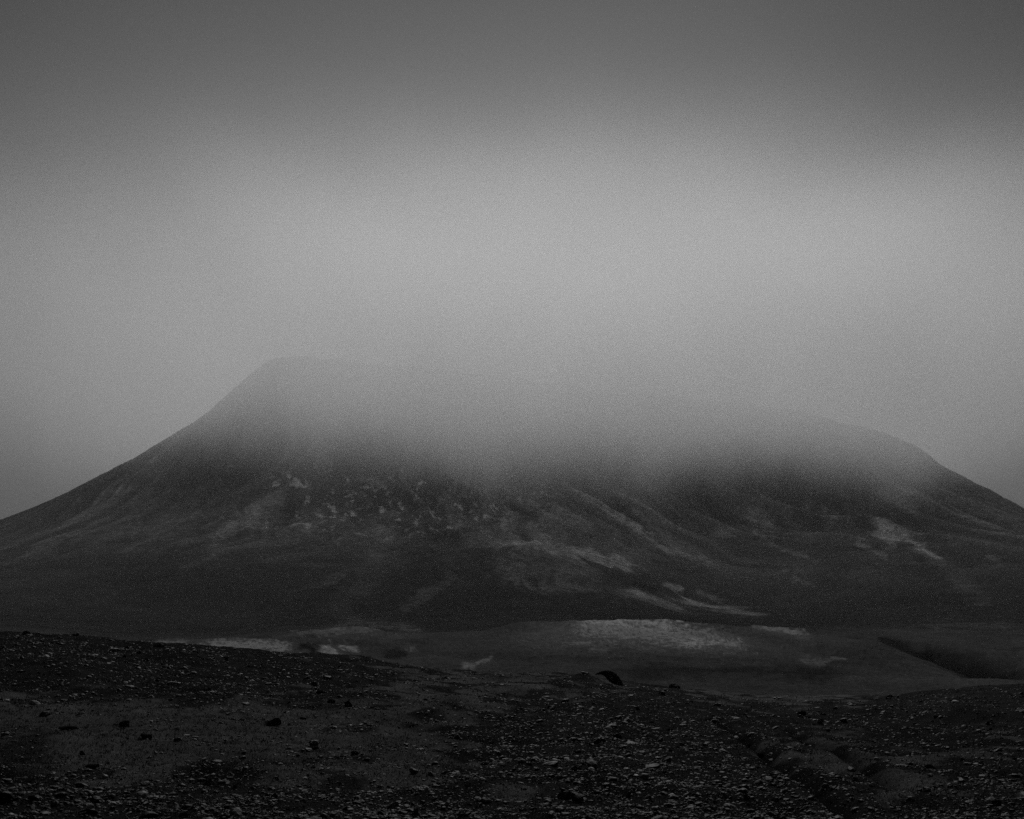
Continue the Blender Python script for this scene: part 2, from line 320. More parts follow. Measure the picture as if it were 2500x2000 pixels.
def tones(x, y, z, zb):
    px, py = shot(x, y, zb); r = np.hypot(x, y)
    t = 0.060 + 0.012 * fbm(x / (1 + r * .05), y / (1 + r * .09), 4)
    nearm = (r < 70)
    sn = stony(px, py) + 0.5 * fbm(x / 1.1, y / 1.6, 3)
    t = np.where(nearm, 0.170 - 0.118 * sstep(.42, .56, sn) + 0.014 * fbm(x / .25, y / .3, 3), t)
    t = np.where(nearm, t * (1.05 + .35 * sstep(1350, 1650, px) * sstep(1800, 1715, py) + .25 * sstep(600, 1000, px) * sstep(1760, 1650, py)) * (1 + .35 * fbm(x / 2.2, y / 3.5, 3)), t)
    for pts, wd, dp in RUTS:
        dd, _ = seg_dist(x, y, pts); t = t * (1 - .6 * np.exp(-(dd / (wd * 1.3 * (.8 + .5 * fbm(x / .8, y / .8, 2)))) ** 2) * nearm)
    # heath on the far slopes, streaked scree down the fall lines
    far = sstep(700, 1300, r)
    cx0, cy0 = -276.0, 3250.0
    th = np.arctan2(x - cx0, cy0 - y); rr = np.hypot(x - cx0, cy0 - y)
    wp = 0.10 * fbm(x / 420, y / 420, 3)
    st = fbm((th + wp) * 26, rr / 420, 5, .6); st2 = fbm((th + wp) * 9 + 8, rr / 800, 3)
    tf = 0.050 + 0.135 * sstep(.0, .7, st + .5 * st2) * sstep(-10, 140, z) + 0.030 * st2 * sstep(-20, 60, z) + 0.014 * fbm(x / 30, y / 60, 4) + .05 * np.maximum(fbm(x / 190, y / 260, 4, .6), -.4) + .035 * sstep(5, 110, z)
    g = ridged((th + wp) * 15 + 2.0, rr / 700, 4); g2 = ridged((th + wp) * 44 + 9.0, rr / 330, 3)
    tf = tf * (.62 + .75 * sstep(.50, .85, g) * sstep(0, 60, z) + .35 * sstep(.55, .9, g2) * sstep(20, 110, z))  # ribs paled and gullies darkened to paint relief shade over scree and heath
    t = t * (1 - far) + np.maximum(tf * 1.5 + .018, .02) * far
    tex = 0.45 + 0.65 * fbm(px / 32, py / 4.5, 4, .7) + .75 * fbm(px / 11, py / 2.2, 3, .8)      # bedding runs level across the banks
    tex2 = 0.55 + 1.1 * fbm((th + wp) * 60, rr / 160, 5, .65)
    wpx = px + 26 * fbm(px / 50 + 3, py / 14, 4, .6); wpy = py + 5.5 * fbm(px / 34, py / 9 + 7, 4, .6)
    moor = sstep(62, 90, r) * (1 - sstep(700, 1200, r))
    t = t * (1 + moor * (.9 + 1.3 * fbm(x / 45, y / 90, 4, .6) + .6 * fbm(px / 70, py / 5, 4, .6) + .8 * fbm(px / 13 + 5, py / 2.6, 3, .75)))
    t = np.maximum(t, .012) * (1 + .12 * sstep(120, 200, r) * (1 - sstep(430, 520, r))) * (1 - .3 * sstep(480, 560, r) * (1 - sstep(900, 1300, r)) * sstep(2150, 1950, px))
    for pts, hw, s, y0, y1 in PALE:
        sc = 2.2 if hw < 12 else 1.5
        kf = min(1.0, hw / 14 + .15); m = poly_px(px + (wpx - px) * kf, py + (wpy - py) * kf, pts, hw * sc * 1.3) * (y > y0) * (y < y1)
        tt = np.where(r > 1150, tex2, tex); s = s * (1.25 if y0 >= 900 else 1.0)
        t = t + (m > 0) * (0.38 * s * sstep(.62, 1.15, m * .85 + tt * .8 - .1) + .055 * s * sstep(0, .7, m))
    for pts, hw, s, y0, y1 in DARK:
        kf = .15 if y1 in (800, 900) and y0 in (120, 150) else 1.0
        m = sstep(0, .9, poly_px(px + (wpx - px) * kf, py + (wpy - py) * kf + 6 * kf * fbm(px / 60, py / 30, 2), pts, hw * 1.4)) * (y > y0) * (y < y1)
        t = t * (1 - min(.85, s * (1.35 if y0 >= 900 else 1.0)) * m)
    # quartz-pale rock faces under the cloud, left of centre
    reg = np.exp(-(((px - 960) / 330) ** 4 + ((py - 1215) / 75) ** 2)) * (y > 1300)
    q1 = fbm(x / 15, y / 36, 4, .65) + .35 * fbm(x / 90 + 3, y / 140, 2)
    t = t + reg * 1.2 * sstep(.22, .42, q1) + reg * .03
    reg2 = np.exp(-(((px - 1950) / 330) ** 4 + ((py - 1200) / 70) ** 2)) * (y > 1300)
    t = t + reg2 * .28 * sstep(.28, .55, q1)
    t = t * np.where(nearm, .66, .82)
    return np.clip(t, .008, .7)

# ---------------------------------------------------------------- materials
def new_mat(name, diffuse=False):
    m = bpy.data.materials.new(name); m.use_nodes = True; m.node_tree.nodes.clear()
    t = m.node_tree; o = N(t, 'ShaderNodeOutputMaterial'); b = N(t, 'ShaderNodeBsdfDiffuse' if diffuse else 'ShaderNodeBsdfPrincipled')
    t.links.new(b.outputs[0], o.inputs[0]); return m, t, b
def set_spec(b, v):
    if 'Specular IOR Level' not in b.inputs: return
    b.inputs['Specular IOR Level'].default_value = v
def land_material(name, fine, coarse, rough, bump_d, contrast):
    m, t, b = new_mat(name, True)
    at = N(t, 'ShaderNodeAttribute', attribute_name='tone'); geo = N(t, 'ShaderNodeNewGeometry')
    n1 = N(t, 'ShaderNodeTexNoise'); n1.inputs['Scale'].default_value = fine; n1.inputs['Detail'].default_value = 5; n1.inputs['Roughness'].default_value = .7
    n2 = N(t, 'ShaderNodeTexNoise'); n2.inputs['Scale'].default_value = coarse; n2.inputs['Detail'].default_value = 4
    for n in (n1, n2): t.links.new(geo.outputs['Position'], n.inputs['Vector'])
    v = M(t, 'ADD', MR(t, n1.outputs[0], .3, .7, 1 - contrast, 1 + contrast), MR(t, n2.outputs[0], .3, .7, -.25, .25))
    c = M(t, 'MULTIPLY', at.outputs['Fac'], v)
    t.links.new(c, b.inputs['Color']); b.inputs['Roughness'].default_value = .5
    bp = N(t, 'ShaderNodeBump'); bp.inputs['Strength'].default_value = .8; bp.inputs['Distance'].default_value = bump_d
    t.links.new(n1.outputs[0], bp.inputs['Height']); t.links.new(bp.outputs[0], b.inputs['Normal'])
    return m
MAT_NEAR = land_material('moss_and_soil', 45.0, 1.6, .92, .035, .85)
MAT_FAR = land_material('heath_and_scree', .14, .02, .95, 4.0, .55)
def rock_material(name, a=None, rough=.55, sc=30.0, bd=.01):
    m, t, b = new_mat(name)
    geo = N(t, 'ShaderNodeNewGeometry')
    n1 = N(t, 'ShaderNodeTexNoise'); n1.inputs['Scale'].default_value = sc; n1.inputs['Detail'].default_value = 5; n1.inputs['Roughness'].default_value = .65
    t.links.new(geo.outputs['Position'], n1.inputs['Vector'])
    v = MR(t, n1.outputs[0], .3, .72, .45, 1.45)
    if a is None:
        at = N(t, 'ShaderNodeAttribute', attribute_name='tone'); c = M(t, 'MULTIPLY', at.outputs['Fac'], v)
    else: c = M(t, 'MULTIPLY', v, a)
    t.links.new(c, b.inputs['Base Color']); b.inputs['Roughness'].default_value = rough; set_spec(b, .05)
    bp = N(t, 'ShaderNodeBump'); bp.inputs['Strength'].default_value = .7; bp.inputs['Distance'].default_value = bd
    t.links.new(n1.outputs[0], bp.inputs['Height']); t.links.new(bp.outputs[0], b.inputs['Normal'])
    return m
MAT_STONE = rock_material('loose_stone')
MAT_FARROCK = rock_material('far_boulder', None, .8, 1.2, .1)
MAT_GRASS, _t, _b = new_mat('moor_grass', True)
_t.links.new(N(_t, 'ShaderNodeAttribute', attribute_name='tone').outputs['Fac'], _b.inputs['Color'])
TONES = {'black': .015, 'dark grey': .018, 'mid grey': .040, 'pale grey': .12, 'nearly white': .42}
MAT_T = {k: rock_material(k.replace(' ', '_') + '_stone', v) for k, v in TONES.items()}
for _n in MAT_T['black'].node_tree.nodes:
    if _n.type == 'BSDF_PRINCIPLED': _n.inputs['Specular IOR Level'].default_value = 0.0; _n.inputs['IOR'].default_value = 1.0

# ---------------------------------------------------------------- mesh helpers
def mesh_np(name, V, Fc, mat, smooth=False, tone=None):
    me = bpy.data.meshes.new(name); V = np.asarray(V, np.float32); Fc = np.asarray(Fc, np.int32); k = Fc.shape[1]
    me.vertices.add(len(V)); me.vertices.foreach_set('co', V.ravel())
    me.loops.add(Fc.size); me.loops.foreach_set('vertex_index', Fc.ravel())
    me.polygons.add(len(Fc)); me.polygons.foreach_set('loop_start', np.arange(0, Fc.size, k, dtype=np.int32))
    me.polygons.foreach_set('loop_total', np.full(len(Fc), k, np.int32))
    me.update(calc_edges=True)
    me.polygons.foreach_set('use_smooth', np.full(len(Fc), smooth, bool))
    if tone is not None:
        a = me.attributes.new('tone', 'FLOAT', 'POINT'); a.data.foreach_set('value', np.asarray(tone, np.float32))
    me.materials.append(mat); me.update(); return me
def link(name, me, **props):
    o = bpy.data.objects.new(name, me); COL.objects.link(o)
    for k, v in props.items(): o[k] = v
    if 'kind' not in props: o['kind'] = 'thing'
    return o

def columns(n, span, extra):
    """angles: dense across the view, coarse round the rest of the circle"""
    c = np.linspace(-span, span, n); side = np.exp(np.linspace(0, math.log((np.pi) / span), extra))[1:] * span
    return np.concatenate([-side[::-1], c, side[:]])
def polar_sheet(name, rs, az, mat):
    A, Rr = np.meshgrid(az, rs); X = Rr * np.sin(A); Y = Rr * np.cos(A); n = len(az)
    zb = z_base(X.ravel(), Y.ravel()); Z = z_land(X.ravel(), Y.ravel())
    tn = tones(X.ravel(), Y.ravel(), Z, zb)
    V = np.stack([X.ravel(), Y.ravel(), Z], -1)
    i = np.arange(len(rs) - 1)[:, None] * n + np.arange(n - 1)[None]
    Fq = np.stack([i, i + 1, i + 1 + n, i + n], -1).reshape(-1, 4)[:, ::-1]
    return mesh_np(name, V, Fq, mat, True, tn)
def dist_rows(parts):
    out = []
    for a, b, n in parts: out.append(np.exp(np.linspace(math.log(a), math.log(b), n, endpoint=False)))
    return np.concatenate(out)
AZ = columns(860, R(21.5), 26)
rs_g = np.concatenate([dist_rows([(.4, 12.5, 14), (12.5, 52, 360), (52, 100, 30), (100, 850, 230)]), [850.0]])
rs_m = np.concatenate([dist_rows([(850, 2750, 400), (2750, 9000, 24)]), [9000.0]])
link('ground', polar_sheet('ground', rs_g, AZ, MAT_NEAR), kind='structure')
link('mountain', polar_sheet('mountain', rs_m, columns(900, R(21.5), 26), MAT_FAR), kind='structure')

# ---------------------------------------------------------------- stones
def ico(sub):
    t = (1 + 5 ** .5) / 2
    v = [(-1,t,0),(1,t,0),(-1,-t,0),(1,-t,0),(0,-1,t),(0,1,t),(0,-1,-t),(0,1,-t),(t,0,-1),(t,0,1),(-t,0,-1),(-t,0,1)]
    f = [(0,11,5),(0,5,1),(0,1,7),(0,7,10),(0,10,11),(1,5,9),(5,11,4),(11,10,2),(10,7,6),(7,1,8),(3,9,4),(3,4,2),(3,2,6),(3,6,8),(3,8,9),(4,9,5),(2,4,11),(6,2,10),(8,6,7),(9,8,1)]
    v = [np.array(p, float) / math.sqrt(1 + t * t) for p in v]
    for _ in range(sub):
        cache = {}; nf = []
        def mid(a, b):
            k = (min(a, b), max(a, b))
            if k not in cache:
                m = v[a] + v[b]; v.append(m / np.linalg.norm(m)); cache[k] = len(v) - 1
            return cache[k]
        for a, b, c in f:
            ab, bc, ca = mid(a, b), mid(b, c), mid(c, a); nf += [(a, ab, ca), (b, bc, ab), (c, ca, bc), (ab, bc, ca)]
        f = nf
    return np.array(v), np.array(f)
def rock_shape(sub, seed, flat=.5, cuts=7, cutd=(.45, .8), rough=.08):
    """a broken stone: a ball cut by planes, roughened, flattened to a slab"""
    rg = np.random.RandomState(seed); V, Fc = ico(sub); V = V.copy()
    for k in range(cuts):
        n = rg.normal(size=3); n /= np.linalg.norm(n); dd = rg.uniform(*cutd)
        s = V @ n; V = V - np.where(s > dd, s - dd, 0)[:, None] * n
    V += rg.normal(scale=rough * (.5 ** sub) * 1.5, size=V.shape)
    V *= np.array([1.0, rg.uniform(.6, .9), flat * rg.uniform(.75, 1.3)])
    V /= np.abs(V[:, 0]).max()
    return V, Fc
P80 = [rock_shape(1, 100 + i, .42) for i in range(14)]
P20 = [rock_shape(0, 200 + i, .42, 3, (.6, .85), .12) for i in range(14)]

def rotmats(yaw, tx, ty):
    cy, sy = np.cos(yaw), np.sin(yaw); n = len(yaw); Z0 = np.zeros(n); O = np.ones(n)
    Rz = np.stack([cy, -sy, Z0, sy, cy, Z0, Z0, Z0, O], -1).reshape(n, 3, 3)
    a, b = np.cos(tx), np.sin(tx); Rx = np.stack([O, Z0, Z0, Z0, a, -b, Z0, b, a], -1).reshape(n, 3, 3)
    a, b = np.cos(ty), np.sin(ty); Ry = np.stack([a, Z0, b, Z0, O, Z0, -b, Z0, a], -1).reshape(n, 3, 3)
    return Rx @ Ry @ Rz
rg = np.random.RandomState(21)
def sample_near(n, pw):
    """stony ground positions, thick where the ground is stony"""
    px = rg.uniform(-260, 2760, n * 3); py = rg.uniform(1545, 2060, n * 3)
    # walk the sight line to a distance on the near slope
    c = pchip(*CREST, px); y = np.empty_like(px)
    ys = np.exp(np.linspace(math.log(12.0), math.log(54), 220))
    pg = np.arange(-260, 2764, 4.0); tab = np.stack([shot(0 * pg, yy, z_base((pg - CX) / F * yy, yy + 0 * pg))[1] for yy in ys], 0)
    tab = np.minimum.accumulate(tab, 0)
    gi = np.clip(((px + 260) / 4).astype(int), 0, len(pg) - 1)
    for k in range(len(px)):
        y[k] = np.interp(-py[k], -tab[:, gi[k]], ys)
    x = (px - CX) / F * y
    ok = py > c - 1
    dens = np.clip(stony(px, py) + .55 * fbm(x / 1.1, y / 1.6, 3) + .35 * fbm(x / .4, y / .6, 2) + .45 * fbm(px / 130, py / 32, 3) - .12, 0.02, 1.1) ** pw
    dens = np.maximum(dens, .012)
    for pts, wd, dp in RUTS:
        dd, _ = seg_dist(x, y, pts); dens = dens * (1 - .8 * np.exp(-(dd / (wd * 1.2)) ** 2))
    keep = ok & (rg.uniform(0, 1, len(px)) < dens)
    k = np.nonzero(keep)[0][:n]
    return px[k], py[k], x[k], y[k]
def stone_tone(n, px, py):
    t = np.exp(rg.normal(math.log(.023), .45, n))
    xx = (px - 1250) / 300; t = t * np.exp(.9 * fbm(px / 150, py / 45, 4, .6)); t = t * (1 - .45 * sstep(800, 300, px) * sstep(1830, 1900, py)) * (1 - .3 * sstep(1900, 2000, py))
    w_ = rg.uniform(0, 1, n); t = np.where(w_ > .83, np.exp(rg.uniform(math.log(.05), math.log(.30), n)), t)
    return np.clip(t, .012, .45)

def joined(name, protos, x, y, s, tone, sink, mat, tilt=.22, zf=None, sz=None):
    n = len(x); z = (zf or z_land)(x, y); rm = rotmats(rg.uniform(0, 2*np.pi, n), rg.normal(0, tilt, n), rg.normal(0, tilt, n))
    pid = rg.randint(0, len(protos), n); VS, FS, TS = [], [], []; off = 0
    for k, (V, Fc) in enumerate(protos):
        ii = np.nonzero(pid == k)[0]
        if not len(ii): continue
        P = np.einsum('nij,vj->nvi', rm[ii], V) * s[ii][:, None, None]
        if sz is not None: P[:, :, 2] *= sz
        P[:, :, 0] += x[ii][:, None]; P[:, :, 1] += y[ii][:, None]; P[:, :, 2] += (z[ii] + sink * s[ii])[:, None]
        VS.append(P.reshape(-1, 3)); TS.append(np.repeat(tone[ii], len(V)))
        FS.append((Fc[None] + (np.arange(len(ii)) * len(V))[:, None, None]).reshape(-1, 3) + off); off += len(ii) * len(V)
    return mesh_np(name, np.concatenate(VS), np.concatenate(FS), mat, False, np.concatenate(TS))

# larger loose stones; the ones that show largest become objects of their own
px, py, x, y = sample_near(9500, 1.6)
n = len(x)
s = np.clip(np.exp(rg.normal(math.log(.024), .50, n)), .011, .12) * (0.72 + y / 42.0)
tn = stone_tone(n, px, py)
view = s / y * F * ((px > 0) & (px < 2500) & (py < 1995))
order = np.argsort(-view); big = order[:282]; rest = order[282:]
link('scree', joined('scree', P80, x[rest], y[rest], s[rest], tn[rest], .10, MAT_STONE), kind='stuff')
BIG = [(px[i], py[i], x[i], y[i], s[i], tn[i]) for i in big]
px, py, x, y = sample_near(42000, 1.0)
n = len(x); s = np.clip(np.exp(rg.normal(math.log(.013), .4, n)), .006, .035) * (0.7 + y / 36.0)
link('gravel', joined('gravel', P20, x, y, s, stone_tone(n, px, py) * 1.2, .10, MAT_STONE), kind='stuff')

# short moor grass and moss shoots between the stones
px, py, x, y = [np.concatenate(a) for a in zip(*[sample_near(26000, .01) for _ in range(2)])]
k = rg.uniform(0, 1, len(px)) > np.clip(stony(px, py) + .5 * fbm(x / 1.1, y / 1.6, 3), .05, .93)
x, y = x[k], y[k]; x = np.repeat(x, 3) + rg.normal(0, .02, 3 * len(x)); y = np.repeat(y, 3) + rg.normal(0, .03, 3 * len(y)); n = len(x)
z = z_land(x, y) - .006; hgt = rg.uniform(.014, .045, n) * (.7 + y / 50); a = rg.uniform(0, 2 * np.pi, n); wd = .005 * (.6 + y / 30)
lx, ly = rg.normal(0, .5, n) * hgt, rg.normal(0, .5, n) * hgt
P = np.stack([np.stack([x - wd * np.cos(a), y - wd * np.sin(a), z], -1), np.stack([x + wd * np.cos(a), y + wd * np.sin(a), z], -1), np.stack([x + lx, y + ly, z + hgt], -1)], 1)
link('moor_grass', mesh_np('moor_grass', P.reshape(-1, 3), np.arange(3 * n).reshape(-1, 3), MAT_GRASS, False, np.repeat(np.exp(rg.normal(math.log(.035), .4, n)), 3)), kind='stuff')

# pebbles and blocks on the far banks and slopes
n = 2600
px = rg.uniform(300, 2500, n); yy = np.exp(rg.uniform(math.log(95), math.log(440), n)); xx = (px - CX) / F * yy
link('bank_gravel', joined('bank_gravel', P20, xx, yy, yy / F * np.clip(np.exp(rg.normal(.1, .5, n)), .5, 3.2),
     np.clip(np.exp(rg.normal(math.log(.12), .6, n)), .03, .55), .1, MAT_FARROCK), kind='stuff')
n = 1500
px = rg.uniform(-100, 2600, n); yy = np.exp(rg.uniform(math.log(900), math.log(2050), n)); xx = (px - CX) / F * yy
link('slope_boulders', joined('slope_boulders', P20, xx, yy, yy / F * np.clip(np.exp(rg.normal(.25, .45, n)), .6, 3.4),
     np.clip(np.exp(rg.normal(math.log(.16), .7, n)), .03, .6), .1, MAT_FARROCK), kind='stuff')

def zl1(x, y): return float(z_land(np.array([x]), np.array([y]))[0])
STONE_MESH = {}
def stone_mesh(k, tone):
    if (k, tone) not in STONE_MESH:
        V, Fc = P80[k]; STONE_MESH[(k, tone)] = mesh_np('stone', V, Fc, MAT_T[tone])
    return STONE_MESH[(k, tone)]
def tone_name(t): return 'dark grey' if t < .026 else 'mid grey' if t < .07 else 'pale grey'
def size_name(v): return 'broad' if v > 17 else 'palm-sized' if v > 13 else 'small'
def zone(px, py):
    side = 'left' if px < 840 else 'middle' if px < 1660 else 'right'
    if py < 1700: return {'left': 'in the dark scree of the left rise', 'middle': 'on the turf crest before the valley', 'right': 'on the far edge of the stony ground'}[side]
    if py < 1860: return {'left': 'on the mossy hollow at left', 'middle': 'among the scattered gravel in the middle', 'right': 'in the gravel between the two ruts and the moor'}[side]
    return {'left': 'in the black scree of the near left corner', 'middle': 'in the coarse scree of the near middle', 'right': 'in the coarse scree of the near right'}[side]
rr_ = random.Random(5); LOOSE = []
zs = z_land(np.array([b[2] for b in BIG]), np.array([b[3] for b in BIG]))
for (bpx, bpy_, bx, by, bs, bt), bz in zip(BIG, zs):
    k = rr_.randrange(len(P80)); tnm = tone_name(bt)
    tilt = abs(rr_.gauss(0, .2)); o = link('stone', stone_mesh(k, tnm))
    o.location = (bx, by, bz + .12 * bs); ta = rr_.gauss(0, .2); tb = rr_.gauss(0, .2)
    o.rotation_euler = (ta, tb, rr_.uniform(0, 6.28))
    o.scale = (bs, bs, bs * rr_.uniform(.8, 1.5))
    shape = 'tilted' if abs(ta) + abs(tb) > .36 else 'flat'
    o['category'] = 'stone'; o['group'] = 'loose stones on the near ground'
    LOOSE.append((o, bpx, bpy_, '%s %s %s stone' % (size_name(bs / by * F), shape, tnm)))

# ---------------------------------------------------------------- rocks that stand out
def rock(name, label, cat, px, py, wpx, hpx, tone, seed, sub=3, yaw=0.0, tilt=(0, 0), flat=.6, y0=11, y1=56, cuts=8, deep=.8, group=None, sink=.28, fn=None):
    x, y, z = hit(px, py, y0, y1, fn or z_land)
    V, Fc = rock_shape(sub, seed, flat, cuts, (.42, .8), .05)
    nv = np.array([mnoise.noise(Vector(v) * 2.3 + Vector((seed, 0, 0))) for v in V]); V = V * (1 + .22 * nv)[:, None]
    V = V / (np.abs(V).max(0)); kk = .8 if tone == 'black' else 1.0; W = kk * wpx / F * y * .5; H = kk * hpx / F * y
    rz = Matrix.Rotation(yaw, 3, 'Z'); V = V * np.array([W, W * deep, H * .5 / (1 - sink)])
    me = mesh_np(name, V, Fc, MAT_T[tone]); o = link(name, me, label=label, category=cat)
    if group: o['group'] = group
    o.location = (x, y + W * deep * .4, z + H * (.5 - sink) / (1 - sink) * 1.0); o.rotation_euler = (tilt[0], tilt[1], yaw)
    return o
DM = 'dark grey'
rock('boulder', 'black rounded lump standing in for a dark hollow in the left moss', 'boulder', 665, 1772, 52, 26, 'black', 3)  # black lump in place of the shade inside a hollow
rock('boulder', 'black squat boulder at the end of a row of pale pebbles', 'boulder', 851, 1726, 30, 20, 'black', 4)
rock('boulder', 'low black boulder just left of the squat boulder', 'boulder', 810, 1716, 30, 10, 'black', 5)
rock('boulder', 'low black boulder under a pale wedge-shaped slab', 'boulder', 780, 1693, 36, 11, 'black', 6)
rock('slab', 'pale grey wedge-shaped slab leaning on a black boulder', 'slab', 768, 1674, 16, 11, 'mid grey', 7, 2, .4, (.4, -.4))
rock('slab', 'grey flat-faced slab tipped up above a black hollow', 'slab', 768, 1822, 34, 14, 'mid grey', 8, 2, .2, (.5, .12), .45)
rock('slab', 'black block painting the dark hollow below the tipped grey slab', 'slab', 764, 1829, 40, 9, 'black', 9)  # black block takes the place of the shade below the slab
rock('boulder', 'black boulder hung with three pale chips on the mossy hollow', 'boulder', 356, 1805, 50, 17, 'black', 10)
rock('stone', 'pale pointed chip at the left foot of a black boulder', 'stone', 340, 1808, 10, 8, 'pale grey', 11, 1)
rock('stone', 'pale pointed chip on the front of a black boulder', 'stone', 359, 1800, 7, 8, 'pale grey', 12, 1)
rock('stone', 'long thin pale chip under a black boulder', 'stone', 363, 1807, 16, 4, 'pale grey', 13, 1)
rock('boulder', 'black jagged boulder up left of the one with pale chips', 'boulder', 305, 1773, 42, 15, 'black', 14)
rock('boulder', 'small black cone-shaped rock alone on near moss', 'boulder', 201, 1844, 18, 15, 'black', 15, 2, 0, (0, 0), .9)
rock('boulder', 'long low black rock sunk in moss at far left', 'boulder', 165, 1782, 70, 10, 'black', 16)
rock('boulder', 'black rock lying below the left turf edge of near scree', 'boulder', 225, 1876, 44, 12, 'black', 17)
rock('slab', 'pale grey leaf-shaped slab lying flat in near gravel', 'slab', 1366, 1899, 22, 11, 'pale grey', 18, 2, .3, (.5, 0), .3)
rock('slab', 'grey triangular stone standing on edge at the bottom', 'slab', 1015, 1992, 16, 22, 'mid grey', 19, 2, .3, (.1, .15), 1.2)
rock('slab', 'upright curled grey stone in near scree beside a black gap', 'slab', 1535, 1948, 14, 18, 'mid grey', 20, 2, .6, (.1, .3), 1.2)
rock('slab', 'curved pale slab on its side left of near gravel', 'slab', 1012, 1888, 26, 13, 'mid grey', 21, 2, .5, (.2, .35), .5)
rock('stone', 'broad grey stone with a pale top on a turf edge', 'stone', 1184, 1869, 24, 12, 'mid grey', 22, 2)
rock('stone', 'nearly white tiny pebble alone on dark soil', 'stone', 646, 1899, 5, 4, 'nearly white', 23, 1)
rock('boulder', 'black rock on the bank of the left rut', 'boulder', 1856, 1851, 34, 16, 'black', 24)
rock('boulder', 'black broken rock on the near edge of the moor', 'boulder', 1958, 1748, 30, 14, 'black', 25)
rock('stone', 'grey stone with a pale front beside a black rock on the moor edge', 'stone', 2003, 1764, 16, 9, 'mid grey', 26, 2)
rock('boulder', 'low black rock lying across the right scree', 'boulder', 2390, 1868, 44, 10, 'black', 27)
rock('boulder', 'black rock in the mud at the lower right', 'boulder', 2432, 1966, 34, 14, 'black', 28)
rock('boulder', 'dark rounded stone in the moss under the far right scree', 'boulder', 2285, 1752, 18, 9, 'black', 29)
rock('slab', 'long level dark ledge at the head of the left rut', 'ledge', 1745, 1760, 70, 8, 'black', 30, 3, 0, (0, 0), .3)
rock('stone', 'grey block beside the left rut in near gravel', 'stone', 2014, 1925, 24, 12, 'mid grey', 31, 2)
rock('slab', 'broad pale slab among near gravel left of the rut', 'slab', 1812, 1936, 34, 10, 'mid grey', 33, 2)
rock('slab', 'pale cracked slab at the bottom edge near the left corner', 'slab', 112, 1991, 36, 9, 'pale grey', 34, 2)
rock('stone', 'longest thin pale slab above the moss of the left rise', 'stone', 420, 1671, 24, 7, 'pale grey', 35, 2)
rock('stone', 'white stone on the left rise under its crest', 'stone', 277, 1590, 26, 8, 'pale grey', 36, 2)
rock('stone', 'topmost pale stone of the left rise', 'stone', 68, 1552, 22, 5, 'pale grey', 37, 2)
rock('stone', 'pale stone in the left scree near the frame edge', 'stone', 132, 1570, 20, 7, 'pale grey', 38, 2)
for i, (a, b, wd, hg, lb) in enumerate([(1487, 1610, 6, 4, 'small white boulder, left one of the pair below the pale mound'),
        (1515, 1608, 9, 4.5, 'white boulder, right one of the pair below the pale mound'),
        (1563, 1607, 6, 3, 'faint grey boulder right of the white pair below the mound'),
        (1580, 1629, 5, 3.5, 'white boulder on the moor above the black hump'),
        (1297, 1583, 7, 3, 'white boulder on the moor left of the pale mound'),
        (1665, 1524, 6, 2.5, 'white boulder at the right end of the mound crest')]):
    rock('boulder', lb, 'boulder', a, b, wd, hg, 'nearly white' if i != 2 else 'pale grey', 40 + i, 1, y0=90, y1=640)
for i, (a, b, wd, hg, lb) in enumerate([(594, 1508, 8, 3, 'white boulder low on the dark slope at left'), (596, 1485, 6, 2.5, 'white boulder above the lowest one on the dark slope'),
        (638, 1472, 8, 2.5, 'white boulder right of the left slope pair'), (1075, 1512, 6, 2.5, 'white boulder at the foot of the middle slope'),
        (52, 1400, 6, 2.5, 'white boulder on the dark slope at far left'), (63, 1417, 4, 2.5, 'smaller white boulder just below the far left one'),
        (545, 1339, 5, 2.5, 'white boulder halfway up the left slope'), (1085, 1441, 6, 2.5, 'white boulder below the pale scree ridge'),
        (1635, 1382, 5, 3, 'white boulder right of the pale scree ridge'), (2060, 1486, 8, 3, 'pale boulder low on the right slope'),
        (2130, 1536, 14, 5, 'grey domed boulder at the foot of the right slope')]):
    rock('boulder', lb, 'boulder', a, b, wd, hg, 'nearly white' if i < 9 else 'pale grey', 60 + i, 1, y0=880, y1=2400)
rock('boulder', 'pale boulder in front of the left bank, on the crest line', 'boulder', 425, 1575, 9, 4, 'pale grey', 75, 1, y0=90, y1=200)

